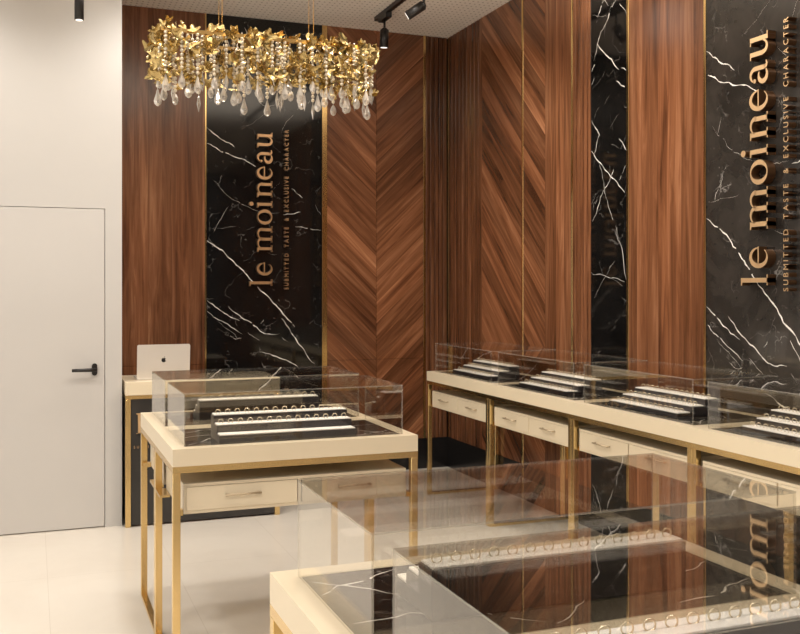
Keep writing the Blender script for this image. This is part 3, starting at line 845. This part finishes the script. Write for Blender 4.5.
for k in range(100):
    o = bpy.data.objects.new('leaf', LEAF[k % 6]); COL.objects.link(o); o.parent = root
    x, y, z = leaf_spot(k/100)
    if k < 7: x, y, z = (-.48, -.36, -.2, -.05, .02, .22, .46)[k], -.13, 2.672+cz + (.02 if k in (0, 4) else 0)
    o.location = (x, y, z); o.rotation_euler = (R(rnd.uniform(40, 130)), rnd.uniform(-1.6, 1.6), rnd.uniform(-.9, .9))
    q = rnd.uniform(.85, 1.25); o.scale = (q, q, q)
bm = bmesh.new()
for k in range(420):
    b2 = leaf_mesh(k % 9 + 40); x, y, z = leaf_spot(rnd.random())
    q = rnd.uniform(.7, 1.15)
    b2.transform(Matrix.Translation((x, y+.02, z)) @ Matrix.Rotation(rnd.uniform(0, 6.28), 4, 'Z') @ Matrix.Rotation(R(rnd.uniform(30, 150)), 4, 'X') @ Matrix.Rotation(rnd.uniform(-2, 2), 4, 'Y') @ Matrix.Scale(q, 4))
    tmp = bpy.data.meshes.new('tmp'); b2.to_mesh(tmp); b2.free(); bm.from_mesh(tmp); bpy.data.meshes.remove(tmp)
o = obj('leaf_cluster', bm, M['leaf_gold'], root); o['kind'] = 'stuff'

def strand_mesh(n, br=.0085, pitch=.0185):
    bm = bmesh.new()
    for i in range(n):
        add_lathe(bm, [(br*math.sin(PI*k/6), -br*math.cos(PI*k/6)) for k in range(7)], 10, (0, 0, -i*pitch))
    add_cyl(bm, (0, 0, .03), (0, 0, -n*pitch), .0010, seg=5)
    return mesh_of('bead_strand', bm, M['pearl'])
STR = {n: strand_mesh(n) for n in (9, 10, 12)}
def drop_mesh(kind):
    bm = bmesh.new()
    if kind == 0: prof, sg = [(0, 0), (.004, -.004), (.0075, -.018), (.0150, -.038), (.0185, -.050), (.0150, -.062), (.006, -.070), (0, -.072)], 8
    elif kind == 1: prof, sg = [(0, 0), (.004, -.008), (.0100, -.036), (.0075, -.048), (0, -.074)], 6
    else: prof, sg = [(0, 0), (.005, -.003), (.0130, -.016), (.0165, -.030), (.0110, -.044), (0, -.050)], 8
    add_lathe(bm, prof, sg, smooth=False)
    return mesh_of('crystal_drop', bm, M['crystal'])
DROP = [drop_mesh(k) for k in range(3)]
pos = [(-.475 + .95*i/29, -.128 + (.035 if i % 2 else 0)) for i in range(30)] + [(-.46 + .92*i/17, .08 + (.03 if i % 2 else 0)) for i in range(18)] \
    + [(-.49, -.06), (-.49, .03), (.49, -.06), (.49, .03)] + [(-.45+.9*i/9, -.03) for i in range(10)]
for i, (x, y) in enumerate(pos):
    n = (10, 12, 9, 12, 10, 9)[i % 6]
    o = bpy.data.objects.new('bead_strand', STR[n]); COL.objects.link(o); o.parent = root
    o.location = (x + rnd.uniform(-.008, .008), y, 2.655+cz)
    dpo = bpy.data.objects.new('crystal_drop', DROP[(0, 1, 0, 2, 0, 1, 2)[i % 7]]); COL.objects.link(dpo); dpo.parent = o
    dpo.location = (0, 0, -n*.0185+.004); dpo.scale = (.95, .95, 1.08); dpo.rotation_euler = (0, 0, rnd.uniform(0, 3))

# ------------------------------------------------------------------ light
def area(name, loc, size, power, rot=(0,0,0), color=(1, .945, .87), size_y=None):
    l = bpy.data.lights.new(name, 'AREA'); l.energy = power; l.color = color; l.size = size
    if size_y: l.shape = 'RECTANGLE'; l.size_y = size_y
    o = bpy.data.objects.new(name, l); COL.objects.link(o); o.location = loc; o.rotation_euler = rot
    return o
def spot(loc, target, power, ang=50, blend=.8, soft=.05):
    l = bpy.data.lights.new('spot_beam', 'SPOT'); l.energy = power; l.color = (1, .952, .885); l.spot_size = R(ang); l.spot_blend = blend; l.shadow_soft_size = soft
    o = bpy.data.objects.new('spot_beam', l); COL.objects.link(o); o.location = loc
    o.rotation_euler = (Vector(target)-Vector(loc)).to_track_quat('-Z', 'Y').to_euler()
for x in (-2.3, -.7, .8, 2.3):
    for y in (-1.6, .7, 2.9, 4.6, 5.9):
        spot((x, y, H-.16), (x, y, 0), 55, 155, .7, .15)
area('left_fill_light', (XL+.05, 2.0, 1.7), 3.6, 60, (0, -R(90), 0), (1, .965, .92), 2.8)  # added soft fill from the left for legs and floor; no window there
area('ceiling_fill_light', (1.6, 4.3, 3.2), 3.2, 85, (R(180), 0, 0), (1, .92, .82), 2.2)  # added upward fill in mid-air to brighten the ceiling; no cove there
spot((2.5, 5.6, 3.6), (2.75, 7.55, 2.0), 30)
spot((1.6, 5.6, 3.6), (3.35, 5.9, 2.0), 40)
spot((1.6, 4.0, 3.6), (3.35, 4.2, 2.0), 40)

w = bpy.data.worlds.new('world'); scene.world = w; w.use_nodes = True
bg = w.node_tree.nodes['Background']; bg.inputs[0].default_value = (1, .95, .88, 1); bg.inputs[1].default_value = .06

# ------------------------------------------------------------------ camera
cam = bpy.data.cameras.new('camera'); cam.sensor_width = 36; cam.lens = 955/800*36; cam.shift_y = -30/800; cam.clip_start = .02
co = bpy.data.objects.new('camera', cam); COL.objects.link(co)
co.location = (0, 0, 1.55); co.rotation_euler = (R(90), 0, -R(21.07))
scene.camera = co

scene.view_settings.view_transform = 'Standard'
scene.view_settings.look = 'None'
scene.view_settings.exposure = -0.08
cy_ = scene.cycles
cy_.max_bounces = 14; cy_.transparent_max_bounces = 40; cy_.glossy_bounces = 8; cy_.diffuse_bounces = 8
cy_.sample_clamp_indirect = 6.0
cy_.caustics_reflective = False; cy_.caustics_refractive = False
